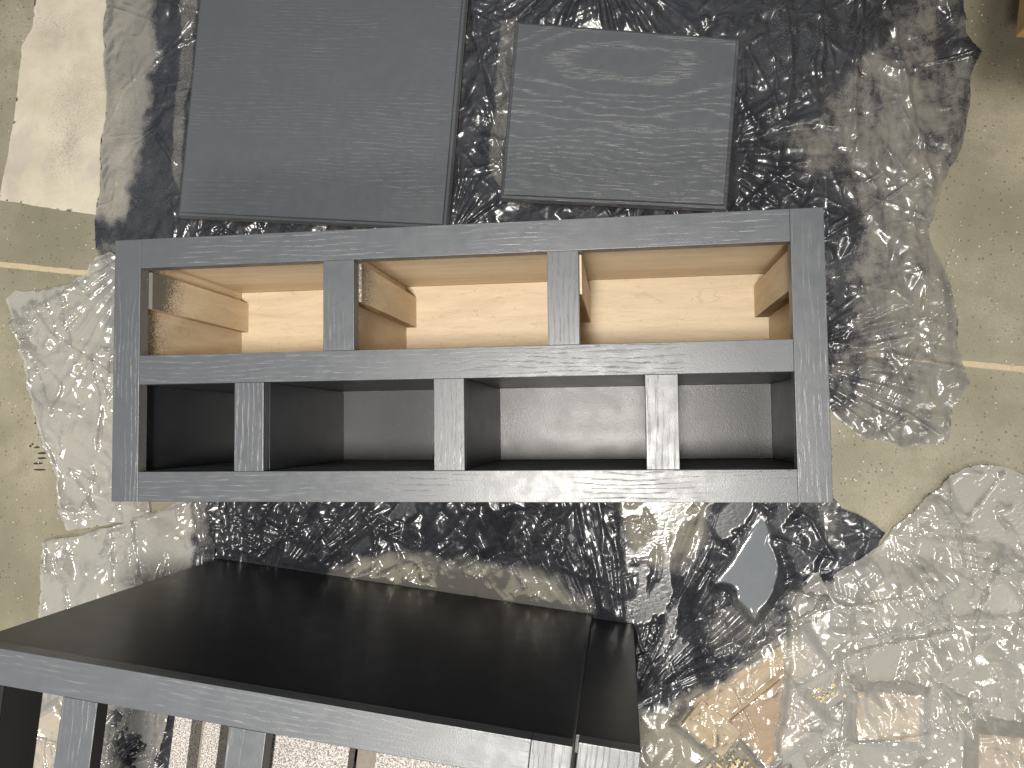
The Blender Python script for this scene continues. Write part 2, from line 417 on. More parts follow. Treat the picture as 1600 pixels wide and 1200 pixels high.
def crumple(x, y, seed):
    """flat facets of several sizes and directions"""
    rs = np.random.RandomState(seed); h = np.zeros_like(x)
    for L, amp, st in ((0.085, 0.0056, 1.5), (0.045, 0.0038, 2.2), (0.026, 0.0030, 2.0), (0.015, 0.0019, 1.7), (0.009, 0.0009, 1.4)):
        a = rs.rand() * np.pi; wx = 0.35 * L * pnoise(x / (L * 5), y / (L * 5), seed * 3 + int(L * 1e4))
        u = (x * np.cos(a) + y * np.sin(a) + wx) / L; v = (-x * np.sin(a) + y * np.cos(a) + wx) / (L * st)
        m = 0.35 + 0.9 * sstep(-0.35, 0.45, pnoise(x / (L * 5) + 3.1, y / (L * 5), seed * 13 + int(L * 1e4)))
        h += amp * m * facets(u + rs.rand() * 40, v + rs.rand() * 40)
    # thin raised folds: they follow the zero lines of further facet fields
    for L, H_, wd, st in ((0.075, 0.0060, 0.09, 2.6), (0.05, 0.0046, 0.11, 3.0), (0.034, 0.0036, 0.14, 2.4), (0.034, 0.0034, 0.14, 3.0), (0.02, 0.0022, 0.19, 2.4), (0.02, 0.0020, 0.19, 2.0)):
        a = rs.rand() * np.pi
        u = (x * np.cos(a) + y * np.sin(a)) / L; v = (-x * np.sin(a) + y * np.cos(a)) / (L * st)
        m = sstep(-0.25, 0.35, pnoise(x / (L * 4) + 7.7, y / (L * 4) + L * 99, seed * 17 + int(L * 1e3)))
        h += H_ * m * np.clip(1 - np.abs(facets(u + rs.rand() * 40, v + rs.rand() * 40)) / wd, 0, 1)
    return h
def pleats(x, y, c, n, r0, r1, a0, a1, seed):
    """long straight folds that fan out of a point where the film is held down"""
    dx, dy = x - c[0], y - c[1]; r = np.hypot(dx, dy); ph = np.degrees(np.arctan2(dy, dx)) % 360
    mid, half = (a0 + a1) / 2, (a1 - a0) / 2
    da = (ph - mid + 180) % 360 - 180
    wa = sstep(half + 14, half - 8, np.abs(da)); wr = sstep(r0 * 0.3, r0, r) * sstep(r1, r1 * 0.45, r)
    q = da / 360 * n
    hh = 0.42 * facets(q * 0.8 + seed, r / 0.16 + seed * 1.7) + 0.28 * facets(q * 1.7 + seed * 2.3, r / 0.09 + 5) + 0.10 * facets(q * 3.3, r / 0.045 + seed)
    return (hh + 0.5) * wa * wr

# footprints that hold the film flat (world, metres)
CAB = dict(W=0.914, H=0.3496, zt=0.314)
P2 = (-0.0147, -0.1253); YAW2 = -0.1248
def w2(a, b):
    c, s = math.cos(YAW2), math.sin(YAW2); return (P2[0] + a * c - b * s, P2[1] + a * s + b * c)
FOOT = [[(0, 0), (0.914, 0), (0.914, 0.3496), (0, 0.3496)],
        [w2(0, 0), w2(0.705, -0.008), w2(0.705, -0.62), w2(0, -0.62)]]
PANELS = []

def sheet(name, poly_px, step, mat, hfun, pfun, base, wob=0.006, seed=1):
    poly = [fl(*p) for p in poly_px]
    xs = [p[0] for p in poly]; ys = [p[1] for p in poly]
    nx = int((max(xs) - min(xs) + 0.04) / step); ny = int((max(ys) - min(ys) + 0.04) / step)
    gx = min(xs) - 0.02 + np.arange(nx) * step; gy = min(ys) - 0.02 + np.arange(ny) * step
    X, Y = np.meshgrid(gx, gy, indexing='ij')
    Wx = X + wob * pnoise(X * 18, Y * 18, seed + 90) + wob * .5 * pnoise(X * 55, Y * 55, seed + 91); Wy = Y + wob * pnoise(X * 18, Y * 18, seed + 92) + wob * .5 * pnoise(X * 55, Y * 55, seed + 93)
    sd = poly_sdf(Wx, Wy, poly)
    ggx, ggy = np.gradient(sd, step)
    gl = np.maximum(np.hypot(ggx, ggy), 0.3)
    near = (np.abs(sd) < step * 0.75)
    X = np.where(near, X - sd * ggx / gl ** 2, X); Y = np.where(near, Y - sd * ggy / gl ** 2, Y)
    keep = (sd > 0) | near
    Z = hfun(X, Y, np.maximum(sd, 0)) + base
    under = np.zeros_like(X) + 1
    for f in FOOT:
        q = poly_sdf(X, Y, f); under = np.minimum(under, sstep(0.004, -0.028, q))
        lim = 0.0040 + base * 0.3 + np.maximum(-q, 0) * 0.9 + (np.maximum(q - 0.022, 0) * 0.9 if f is FOOT[1] else 0)
        Z = np.minimum(Z, lim)
    Z = np.maximum(Z, base * 0.5 + 0.0012)
    P = pfun(X, Y, np.maximum(sd, 0)) if pfun else np.zeros_like(X)
    idx = np.full(X.shape, -1); 
    fk = keep[:-1, :-1] & keep[1:, :-1] & keep[1:, 1:] & keep[:-1, 1:]
    # nothing of the film shows well inside the two cabinets' footprints
    inner = np.zeros_like(fk)
    for f in FOOT[:1]: inner |= (poly_sdf(X, Y, f) > 0.03)[:-1, :-1]
    if mat == 'plastic_main': inner &= True
    fk &= ~inner
    used = np.zeros_like(keep); used[:-1, :-1] |= fk; used[1:, :-1] |= fk; used[1:, 1:] |= fk; used[:-1, 1:] |= fk
    idx[used] = np.arange(used.sum())
    co = np.stack([X[used], Y[used], Z[used]], 1)
    F = np.stack([idx[:-1, :-1][fk], idx[1:, :-1][fk], idx[1:, 1:][fk], idx[:-1, 1:][fk]], 1)
    me = bpy.data.meshes.new(name)
    me.vertices.add(len(co)); me.vertices.foreach_set('co', co.astype(np.float32).ravel())
    me.loops.add(F.size); me.loops.foreach_set('vertex_index', F.astype(np.int32).ravel())
    me.polygons.add(len(F)); me.polygons.foreach_set('loop_start', (np.arange(len(F)) * 4).astype(np.int32)); me.polygons.foreach_set('loop_total', np.full(len(F), 4, np.int32))
    me.polygons.foreach_set('use_smooth', np.ones(len(F), bool))
    me.update(calc_edges=True); me.validate()
    at = me.attributes.new('paint', 'FLOAT', 'POINT'); at.data.foreach_set('value', P[used].astype(np.float32))
    return link(name, me, mat)

# ================================================================== SETTING
def plane(name, x0, x1, y0, y1, z, mat):
    me = bpy.data.meshes.new(name); me.from_pydata([(x0, y0, z), (x1, y0, z), (x1, y1, z), (x0, y1, z)], [], [(0, 1, 2, 3)])
    return link(name, me, mat)
floor = tag(plane('concrete_floor', -3, 4, -3, 4, 0, 'concrete'), kind='structure')
ja, jb = Vector(fl(0, 413)), Vector(fl(1600, 577))
jd = (jb - ja).normalized(); jn = Vector((-jd.y, jd.x))
def strip(name, t0, t1, wdt, z, mat, parent, seed):
    rs = random.Random(seed); n = max(8, int((t1 - t0) / 0.012)); vs = []; fs = []
    for i in range(n + 1):
        p = ja + jd * (t0 + (t1 - t0) * i / n)
        for s in (-1, 1):
            q = p + jn * s * (wdt / 2 + rs.uniform(-0.0011, 0.0011)); vs.append((q.x, q.y, z + rs.uniform(-.0002, .0002)))
        for s in (-1, 1): 
            q = p + jn * s * wdt * 0.62; vs.append((q.x, q.y, -0.0006))
        if i: 
            b = (i - 1) * 4; c_ = i * 4
            fs += [(b, c_, c_ + 1, b + 1), (b + 2, c_ + 2, c_, b), (b + 1, c_ + 1, c_ + 3, b + 3)]
    me = bpy.data.meshes.new(name); me.from_pydata(vs, [], fs); return link(name, me, mat, parent)
strip('expansion_joint', -1.5, 3.0, 0.009, 0.0011, 'joint_filler', floor, 3)
rs = random.Random(5)
for i, (u, v, l) in enumerate([(56, 661, 5), (62, 680, 6), (51, 694, 4), (58, 699, 10), (66, 708, 16), (66, 716, 15), (60, 724, 18), (62, 734, 19), (48, 697, 4)]):
    pts = []
    for s in range(9):
        a = s / 9 * 2 * math.pi
        pts.append((*fl(u + math.cos(a) * l / 2 * rs.uniform(.8, 1.1), v + math.sin(a) * rs.uniform(1.2, 2.0)), 0.0007))
    me = bpy.data.meshes.new('paint_drip'); me.from_pydata(pts, [], [tuple(range(9))[::-1]]); link('paint_drip', me, 'dark_drip', floor)

# ================================================================== SCRAP UNDER THE FILM
SCRAPS = [  # centre px, size (m), height, turn (deg), material, label
    ((1388, 1120), (0.088, 0.068), 0.016, -2, 'scrap_pale', 'square pale wood offcut under clear film, right of the tilted orange one'),
    ((1212, 1128), (0.105, 0.085), 0.016, 40, 'scrap_orange', 'orange-brown wood offcut under clear film, turned corner up'),
    ((1180, 1068), (0.20, 0.055), 0.010, 33, 'scrap_pale', 'long pale slanting wood strip under clear film'),
    ((1112, 1138), (0.075, 0.05), 0.013, -38, 'scrap_pale', 'small tan wood offcut under film beside the grey toe kick'),
    ((1578, 1192), (0.085, 0.075), 0.020, -3, 'scrap_orange', 'pinkish wood block in the bottom right corner'),
    ((70, 1165), (0.10, 0.09), 0.014, 30, 'scrap_pale', 'pale wood offcut seen through the left cabinet opening'),
]
DR = []
for (u, v), (sx, sy), h, rot, mt, lab in SCRAPS:
    x, y = fl(u, v, h); 
    o = board('wood_offcut', -sx / 2, sx / 2, -sy / 2, sy / 2, 0, h, mt, None, 'x', 0.0012)
    o.location = (x, y, h / 2 + 0.0003); o.rotation_euler = (0, 0, math.radians(rot))
    tag(o, lab, 'offcut', 'wood offcuts under the film')
    DR.append((x, y, sx, sy, h, math.radians(rot)))
def drape(X, Y, grow=0.024):
    z = np.zeros_like(X)
    for x, y, sx, sy, h, r in DR:
        dx, dy = X - x, Y - y; a = dx * math.cos(r) + dy * math.sin(r); b = -dx * math.sin(r) + dy * math.cos(r)
        q = np.maximum(np.abs(a) - sx / 2, np.abs(b) - sy / 2)
        z = np.maximum(z, (h + 0.0022) * sstep(grow, 0.0015, q))
    return z

# ================================================================== PAPER
def paper_h(X, Y, sd):
    return 0.0012 + 0.0012 * np.abs(fbm(X * 9, Y * 9, 31)) + 0.002 * sstep(0.02, 0, np.abs(line_dist(X, Y, [fl(38, 82), fl(90, 88), fl(140, 80)]) - 0.0)) * 0.6
def paper_p(X, Y, sd):
    g = np.zeros_like(X)
    for (u, v, rx, ry, q) in ((130, 170, 0.10, 0.17, 0.7), (80, 40, 0.09, 0.07, 0.5), (85, 265, 0.04, 0.06, 0.45), (110, 230, 0.03, 0.05, 0.4)):
        cx, cy = fl(u, v); dd_ = np.hypot((X - cx) / rx, (Y - cy) / ry) + 0.25 * fbm(X * 10, Y * 10, 210 + int(u), 3)
        g += 0.62 * q * sstep(1.15, -0.1, dd_)
    g += 0.9 * sstep(-0.02, 0.06, X - (fl(175, 200)[0] + 0.03 * pnoise(X * 12, Y * 12, 5)))
    return g
pp = sheet('paper_sheet', [(60, -90), (52, 45), (36, 72), (33, 110), (22, 190), (0, 313), (75, 325), (150, 337), (255, 352), (300, 120), (320, -90)], 0.004, 'paper', paper_h, paper_p, 0.0004, 0.002, 3)
tag(pp, 'cream paper sheet with grey smudges on the concrete, left of the film', 'paper')

# ================================================================== PLASTIC FILM
def ell(X, Y, u, v, ru, rv, e0=1.25, e1=0.75, rot=0):
    cx, cy = fl(u, v); rx = abs(fl(u + ru, v)[0] - cx); ry = abs(fl(u, v + rv)[1] - cy)
    n = 0.10 * pnoise(X * 12, Y * 12, 77) + 0.05 * pnoise(X * 40, Y * 40, 78)
    return sstep(e0, e1, np.hypot((X - cx) / rx, (Y - cy) / ry) + n)
def inpoly(X, Y, pts, soft):
    n = soft * (0.9 * pnoise(X * 20, Y * 20, 61) + 0.5 * pnoise(X * 60, Y * 60, 62))
    return sstep(-soft, soft, poly_sdf(X, Y, [fl(*p) for p in pts]) + n)

CREASES = [([(1342, -20), (1345, 40), (1336, 110), (1331, 215)], 0.006, 0.004), ([(1380, -20), (1395, 60), (1420, 180), (1452, 288)], 0.007, 0.005),
           ([(1155, 330), (1210, 282), (1262, 252)], 0.008, 0.006), ([(735, -20), (745, 60), (758, 130), (776, 200)], 0.007, 0.004), ([(1440, 360), (1465, 320), (1470, 290)], 0.008, 0.005),
           ([(1300, 540), (1380, 552), (1420, 562), (1495, 575)], 0.007, 0.004), ([(1240, 925), (1232, 960), (1238, 1005)], 0.008, 0.005), ([(250, 215), (275, 255)], 0.006, 0.005),
           ([(1225, 20), (1235, 120), (1228, 190)], 0.005, 0.003), ([(1280, 30), (1284, 120)], 0.005, 0.003), ([(1230, 545), (1300, 525), (1400, 500)], 0.007, 0.004), ([(1190, 985), (1120, 1070), (1060, 1130)], 0.008, 0.005)]
def crease_h(X, Y, lst):
    z = np.zeros_like(X)
    for pts, wd, hh in lst:
        d = line_dist(X + 0.004 * pnoise(X * 30, Y * 30, 41), Y + 0.004 * pnoise(X * 30, Y * 30, 42), [fl(*p) for p in pts])
        z += hh * np.clip(1 - d / wd, 0, 1)
    return z

def main_h(X, Y, sd):
    amp = 0.55 + 0.65 * sstep(-0.35, 0.45, fbm(X * 4, Y * 4, 8, 2))
    below = sstep(0.03, -0.06, Y)
    amp = amp * (0.75 + 0.35 * below)
    amp *= 1 - 0.65 * ell(X, Y, 215, 170, 80, 200) - 0.55 * ell(X, Y, 1260, 110, 95, 110) - 0.4 * ell(X, Y, 745, 120, 40, 110)
    z = crumple(X, Y, 11) * amp * 1.95 + 0.006
    p1, p2, p3, p4 = fl(1000, 990), fl(395, 905), fl(1275, 560), fl(1120, 240)
    z *= 1 - 0.15 * below
    z += 0.012 * pleats(X, Y, fl(985, 1130), 150, 0.12, 0.60, 95, 148, 21)
    z += 0.011 * pleats(X, Y, fl(975, 1110), 120, 0.09, 0.5, 28, 72, 22)
    z += 0.010 * pleats(X, Y, fl(385, 1000), 120, 0.08, 0.42, 25, 120, 24)
    z += 0.008 * pleats(X, Y, fl(1215, 560), 90, 0.05, 0.25, -40, 30, 27)
    z += 0.007 * pleats(X, Y, fl(1080, 240), 70, 0.06, 0.28, -45, 40, 30)
    z += 0.008 * pleats(X, Y, fl(930, -60), 80, 0.03, 0.24, 200, 330, 33)
    z += 0.008 * pleats(X, Y, fl(700, 380), 90, 0.02, 0.14, 30, 120, 36)
    z += crease_h(X, Y, CREASES)
    # flat pool for the spilled paint
    q = poly_sdf(X, Y, PUD); k = sstep(-0.014, 0.0, q); z = z * (1 - k) + 0.0035 * k
    z = np.maximum(z, drape(X, Y) + z * 0.6)
    for cx, cy, a, hx, hy in PANELS:
        dx, dy = X - cx, Y - cy; u = dx * math.cos(a) + dy * math.sin(a); v = -dx * math.sin(a) + dy * math.cos(a)
        q = np.maximum(np.abs(u) - hx, np.abs(v) - hy); lim = 0.0095 + np.maximum(q, 0) * 0.5
        z = np.minimum(z, lim)
    z = z * (0.35 + 0.65 * sstep(0, 0.02, sd)) 
    return np.maximum(z, 0.001)
PUD_PX = [(1187, 812), (1199, 828), (1197, 846), (1206, 860), (1212, 878), (1213, 896), (1206, 920), (1195, 940), (1184, 950), (1178, 964), (1170, 952), (1163, 944), (1152, 934), (1151, 922), (1142, 911), (1126, 908), (1116, 910), (1130, 893), (1146, 872), (1160, 848)]
PUD = [fl(*p) for p in PUD_PX]

def main_p(X, Y, sd):
    p = np.full(X.shape, 1.05)
    p -= 0.75 * inpoly(X, Y, [(100, -60), (240, -60), (246, 90), (232, 170), (215, 280), (196, 345), (120, 350)], 0.014)
    p -= 0.50 * inpoly(X, Y, [(1440, -40), (1420, 20), (1400, 60), (1350, 95), (1320, 130), (1290, 170), (1245, 205), (1250, 240), (1290, 265), (1330, 300), (1350, 360), (1330, 420), (1320, 520), (1290, 650), (1290, 790), (1600, 790), (1480, 330), (1450, 240), (1440, 150), (1450, 80), (1500, 40)], 0.045)
    p -= 0.3 * inpoly(X, Y, [(1430, 100), (1540, 100), (1520, 720), (1440, 720)], 0.03)
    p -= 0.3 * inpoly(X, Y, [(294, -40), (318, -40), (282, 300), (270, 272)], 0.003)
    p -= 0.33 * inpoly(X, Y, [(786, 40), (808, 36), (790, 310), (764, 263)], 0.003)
    p -= 1.1 * ell(X, Y, 690, 985, 245, 118, 1.12, 0.84)
    p -= 1.1 * ell(X, Y, 1035, 800, 62, 84, 1.25, 0.75)
    p -= 0.9 * inpoly(X, Y, [(100, 380), (180, 400), (180, 780), (330, 790), (318, 840), (300, 900), (60, 1000), (0, 600)], 0.02)
    p -= 0.25 * ell(X, Y, 1160, 980, 60, 45)
    p -= 1.0 * inpoly(X, Y, [(985, 1110), (1045, 1105), (1125, 1055), (1200, 1012), (1225, 985), (1238, 930), (1300, 900), (1700, 900), (1700, 1300), (900, 1300)], 0.012)
    p -= 0.6 * inpoly(X, Y, [(0, 1000), (150, 1000), (240, 1300), (0, 1300)], 0.02)
    mid = sstep(0.02, 0.3, p) * sstep(1.1, 0.7, p)
    p += mid * sstep(0.8, 0.95, X) * (0.24 * fbm(X * 46, Y * 17, 301, 3) + 0.14 * pnoise(X * 150, Y * 90, 305))   # drifts of overspray
    return np.clip(p, 0, 1.1)

# panels on the film (centre, turn, half sizes); used below for the boards themselves
PA = (-0.082, 0.462); A1 = math.radians(-5.4); PB = (0.481, 0.463); A2 = math.radians(-5.7)
def pcen(o, a, hw, hh): return (o[0] + hw * math.cos(a) - hh * math.sin(a), o[1] + hw * math.sin(a) + hh * math.cos(a))
W1, H1, W2_, H2 = 0.477, 0.52, 0.362, 0.287
c1 = pcen(PA, A1, W1 / 2, H1 / 2); c2 = pcen(PB, A2, W2_ / 2, H2 / 2)
PANELS += [(c1[0], c1[1], A1, W1 / 2, H1 / 2), (c2[0], c2[1], A2, W2_ / 2, H2 / 2)]

MAIN = [(166, -70), (165, 60), (167, 110), (168, 190), (156, 240), (158, 290), (150, 345), (152, 390), (162, 440), (168, 520), (240, 640), (240, 740), (300, 790), (305, 880), (260, 960), (150, 1040), (60, 1300),
        (1290, 1300), (1330, 1120), (1320, 980), (1345, 900), (1385, 830), (1340, 805), (1318, 795), (1292, 762), (1240, 720), (1250, 640), (1296, 640), (1310, 658), (1350, 684), (1410, 698), (1480, 690), (1488, 640), (1514, 602), (1500, 570), (1496, 520), (1490, 462), (1470, 412), (1452, 362), (1472, 290), (1490, 250), (1508, 180), (1518, 112), (1530, 84), (1515, 60), (1500, 0), (1505, -70)]
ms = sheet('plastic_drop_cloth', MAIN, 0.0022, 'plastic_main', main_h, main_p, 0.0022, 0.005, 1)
tag(ms, 'large crinkled plastic film covered in dark grey sprayed paint, under everything', 'plastic sheet')

def clear_h(seed, k=1.0, extra=None):
    def f(X, Y, sd):
        amp = 0.45 + 0.8 * sstep(-0.3, 0.5, fbm(X * 5, Y * 5, seed, 2))
        z = crumple(X, Y, seed + 3) * amp * k + 0.006
        if extra is not None: z += extra(X, Y)
        z = np.maximum(z, drape(X, Y) + z * 0.55)
        return np.maximum(z * (0.5 + 0.5 * sstep(0, 0.012, sd)), 0.001)
    return f
left_ex = lambda X, Y: 0.006 * pleats(X, Y, fl(230, 380), 110, 0.03, 0.45, 200, 275, 51) + crease_h(X, Y, [([(20, 470), (32, 520), (40, 560), (60, 640), (90, 720), (105, 800)], 0.008, 0.006), ([(150, 560), (165, 640), (160, 700)], 0.008, 0.006), ([(130, 425), (105, 480), (118, 540)], 0.007, 0.005)])
ls = sheet('plastic_sheet', [(15, 468), (30, 455), (70, 456), (110, 446), (140, 425), (152, 405), (175, 395), (240, 420), (240, 800), (200, 815), (160, 822), (112, 828), (98, 790), (90, 740), (72, 690), (60, 640), (45, 600), (42, 560), (28, 510)], 0.0022, 'plastic_clear', clear_h(61, 2.3, left_ex), lambda X, Y, sd: 0.55 * inpoly(X, Y, [(150, 380), (180, 380), (240, 560), (175, 560), (160, 470)], 0.012), 0.0048, 0.004, 4)
tag(ls, 'crumpled clear plastic film on concrete along the left side of the cabinet', 'plastic sheet')
bl_ex = lambda X, Y: crease_h(X, Y, [([(180, 815), (182, 900), (186, 960)], 0.006, 0.004), ([(70, 845), (130, 838), (200, 815), (290, 790)], 0.008, 0.006), ([(98, 880), (110, 920), (125, 980)], 0.008, 0.006)])
bs = sheet('plastic_sheet', [(72, 846), (130, 836), (190, 818), (250, 800), (300, 775), (345, 770), (352, 830), (330, 900), (300, 1000), (260, 1150), (230, 1300), (-60, 1300), (-40, 1150), (60, 1010), (68, 930)], 0.0022, 'plastic_clear', clear_h(71, 2.3, bl_ex), lambda X, Y, sd: 0.95 * inpoly(X, Y, [(318, 770), (400, 770), (400, 900), (296, 900)], 0.014) + 0.22 * ell(X, Y, 190, 880, 110, 70), 0.0072, 0.004, 5)
tag(bs, 'clear plastic film below the cabinet, running under the dark-shaded cabinet side', 'plastic sheet')
br_ex = lambda X, Y: crease_h(X, Y, [([(1300, 985), (1400, 980), (1480, 965), (1600, 960)], 0.010, 0.007), ([(1450, 770), (1500, 738), (1600, 745)], 0.009, 0.006), ([(1320, 830), (1420, 838), (1520, 845)], 0.008, 0.005), ([(1330, 960), (1345, 1080)], 0.008, 0.006), ([(1360, 970), (1390, 1070)], 0.007, 0.005), ([(1245, 930), (1275, 905), (1300, 940), (1350, 950)], 0.009, 0.008),
                                      ([(1520, 840), (1510, 930)], 0.006, 0.004)]) + 0.005 * pleats(X, Y, fl(1330, 985), 100, 0.02, 0.2, 230, 330, 58) + 0.004 * pleats(X, Y, fl(1390, 830), 110, 0.03, 0.3, -80, 10, 59)
rs_ = sheet('plastic_sheet', [(1388, 826), (1402, 812), (1430, 790), (1455, 765), (1482, 744), (1505, 733), (1540, 727), (1580, 735), (1640, 750), (1720, 760), (1720, 1300), (1180, 1300), (1215, 1100), (1225, 1000), (1240, 925), (1268, 895), (1320, 880), (1370, 850)], 0.0022, 'plastic_clear', clear_h(81, 2.3, br_ex),
            lambda X, Y, sd: 0.42 * inpoly(X, Y, [(1240, 925), (1275, 890), (1370, 880), (1365, 940), (1300, 985), (1240, 1000)], 0.02) + 0.12 * ell(X, Y, 1400, 1120, 70, 60), 0.0085, 0.005, 6)
tag(rs_, 'bright crinkled clear plastic film in the lower right, over wood offcuts', 'plastic sheet')

# spilled paint: a thick pool with a rounded rim
def pool():
    cx = sum(p[0] for p in PUD) / len(PUD); cy = sum(p[1] for p in PUD) / len(PUD)
    # smooth outline
    pts = [Vector(p) for p in PUD]; n = len(pts); out = []
    for i in range(n):
        p0, p1_, p2_, p3_ = pts[i - 1], pts[i], pts[(i + 1) % n], pts[(i + 2) % n]
        for t in (0, .25, .5, .75):
            out.append(0.5 * ((2 * p1_) + (p2_ - p0) * t + (2 * p0 - 5 * p1_ + 4 * p2_ - p3_) * t * t + (3 * p1_ - p0 - 3 * p2_ + p3_) * t ** 3))
    vs = []; fs = []; m = len(out); rings = [(1.02, 0.0), (1.0, 0.0009), (0.97, 0.0016), (0.92, 0.0020), (0.6, 0.0021)]
    for s, z in rings:
        for p in out: vs.append((cx + (p.x - cx) * s, cy + (p.y - cy) * s, 0.0048 + z))
    for r in range(len(rings) - 1):
        for i in range(m):
            j = (i + 1) % m; fs.append((r * m + j, r * m + i, (r + 1) * m + i, (r + 1) * m + j))
    fs.append(tuple((len(rings) - 1) * m + i for i in range(m))[::-1])
    me = bpy.data.meshes.new('paint_puddle'); me.from_pydata(vs, [], fs)
    for p in me.polygons: p.use_smooth = True
    bm = bmesh.new(); bm.from_mesh(me); bmesh.ops.recalc_face_normals(bm, faces=bm.faces[:]); bm.to_mesh(me); bm.free()
    return tag(link('paint_puddle', me, 'wet_paint'), 'wet grey paint puddle on the dark film below the cabinet', 'puddle')
pool()

# ================================================================== LOOSE PANELS
def panel(name, w_, h_, loc, rot, mat, z0, skew=(0, 0)):
    """skew lifts the two far corners (left, right) so that the board is a little out of square"""
    t = 0.019; rings = [(0.0, 0.0, 1), (0.0, 0.0062, 1), (0.0006, 0.0068, 0), (0.0004, 0.0105, 0), (0.0022, 0.0132, 0), (0.0058, 0.0150, 0), (0.0062, 0.0154, 0), (0.0064, 0.0180, 0), (0.0074, 0.019, 0)]
    vs = []; fs = []; mi = []
    def ring(ins, z):
        a, b = w_ / 2 - ins, h_ / 2 - ins; return [(-a, -b, z), (a, -b, z), (a, b + skew[1], z), (-a, b + skew[0], z)]
    for ins, z, _ in rings: vs += ring(ins, z)
    for r in range(len(rings) - 1):
        for i in range(4):
            j = (i + 1) % 4; fs.append((r * 4 + i, r * 4 + j, r * 4 + 4 + j, r * 4 + 4 + i)); mi.append(1 if rings[r + 1][2] else 0)
    L = (len(rings) - 1) * 4; fs.append((L, L + 1, L + 2, L + 3)); mi.append(0); fs.append((3, 2, 1, 0)); mi.append(1)
    me = bpy.data.meshes.new(name); me.from_pydata(vs, [], fs); me.polygons.foreach_set('material_index', mi)
    o = link(name, me, [mat, 'raw_edge']); o.location = (loc[0], loc[1], z0); o.rotation_euler = (0, 0, rot)
    return o
ZP = 0.0145
o = panel('cabinet_door', W1, H1, c1, A1, 'paint_panel_plain', ZP)
tag(o, 'large grey painted oak door panel lying flat, cut off by the top edge', 'door')
o = panel('drawer_front', W2_, H2, c2, A2, 'paint_panel_cathedral', ZP, (0.010, -0.011))
tag(o, 'smaller grey oak panel with arched grain lying flat beside the large one', 'drawer front')
# the strips that carry the panels
for (cx, cy), a, hw, hh, lab in ((c1, A1, W1, H1, 'thin riser strip hidden under the %s half of the large grey door panel'), (c2, A2, W2_, H2, 'thin riser strip hidden under the %s half of the smaller grey panel')):
    for s in (-1, 1):
        b = board('riser_strip', -0.02, 0.02, -hh * 0.36, hh * 0.36, 0, 0.0125, 'pine', None, 'y', 0.001)
        dx = s * hw * 0.27
        b.location = (cx + dx * math.cos(a), cy + dx * math.sin(a), 0.0082); b.rotation_euler = (0, 0, a + math.pi / 2)
        tag(b, lab % ('left' if s < 0 else 'right'), 'strip', 'riser strips under the panels')

# ================================================================== CABINET 1 (face up)
ZT = CAB['zt']; Wd, Hh = CAB['W'], CAB['H']; FT = 0.019
cab = empty('face_up_cabinet', (0, 0, 0.0075))
tag(cab, 'long grey oak cabinet lying face up with three maple and four dark openings', 'cabinet')
z1 = ZT - 0.0075; z0 = z1 - FT; zb = z0 - 0.0003
g = 0.00025
X = dict(al=.0370, ar=.2927, bl=.3338, br=.5831, cl=.6220, cr=.8758, dl=.0377, dr=.1722, el=.2119, er=.4381, fl=.4767, fr=.7003, gl=.7395, gr=.8743)
U1, U0, L1, L0 = .3103, .193, .1545, .0391
SL, SR = .0374, .8750
board('stile', 0, SL, 0, Hh, z0, z1, 'paint_oak', cab, 'y', 0.0008, {'+x': 'primed_edge'})
board('stile', SR, Wd, 0, Hh, z0, z1, 'paint_oak', cab, 'y', 0.0008)
board('rail', SL + g, SR - g, U1, Hh, z0, z1, 'paint_oak', cab, 'x', 0.0006)
board('rail', SL + g, SR - g, L1, U0, z0, z1, 'paint_oak', cab, 'x', 0.0006)
board('rail', SL + g, SR - g, 0, L0, z0, z1, 'paint_oak', cab, 'x', 0.0006)
for a, b in (('ar', 'bl'), ('br', 'cl')):
    board('mullion', X[a], X[b], U0 + g, U1 - g, z0, z1, 'paint_oak', cab, 'y', 0.0006, {'+x': 'primed_edge'} if a == 'ar' else None)
for a, b in (('dr', 'el'), ('er', 'fl'), ('fr', 'gl')):
    board('mullion', X[a], X[b], L0 + g, L1 - g, z0, z1, 'paint_oak', cab, 'y', 0.0006)
# carcass
SHELF = (L1, 0.1725)
side_in = (0.030, 0.902)
board('side_panel', 0.003, 0.014, 0.003, Hh - .003, 0.0, zb, 'paint_side_shaded', cab, 'z', 0.0005)
board('side_panel', 0.906, 0.911, 0.003, Hh - .003, 0.0, zb, 'paint_side_shaded', cab, 'z', 0.0005)
board('lining', 0.0143, side_in[0], SHELF[1], 0.327, 0.0005, zb, 'maple_light_spray', cab, 'z', 0.0003)
board('lining', side_in[1], 0.9057, SHELF[1], 0.327, 0.0005, zb, 'maple', cab, 'z', 0.0003)
board('lining', 0.0143, side_in[0], L0, L1, 0.0005, zb, 'paint_inside_shaded', cab, 'z', 0.0003)
board('lining', side_in[1], 0.9057, L0, L1, 0.0005, zb, 'paint_inside_shaded', cab, 'z', 0.0003)
board('top_panel', 0.0143, 0.9057, 0.3273, Hh - .003, 0.0005, zb, 'paint_side_shaded', cab, 'x', 0.0004, {'-y': 'maple'})
board('bottom_panel', 0.0143, 0.9057, 0.003, L0 - g, 0.0005, zb, 'paint_inside_shaded', cab, 'x', 0.0004, {'+y': 'streaked_board'})
board('shelf', side_in[0] + g, side_in[1] - g, SHELF[0] + .0003, SHELF[1] - .0003, 0.0075, zb, 'paint_inside_shaded', cab, 'x', 0.0003, {'+y': 'maple'})
board('back_panel', side_in[0] + g, side_in[1] - g, SHELF[1] + g, 0.3268, 0.001, 0.007, 'maple', cab, 'x', 0.0)
board('back_panel', side_in[0] + g, side_in[1] - g, L0 + g, SHELF[0], 0.001, 0.007, 'paint_inside_shaded', cab, 'x', 0.0)
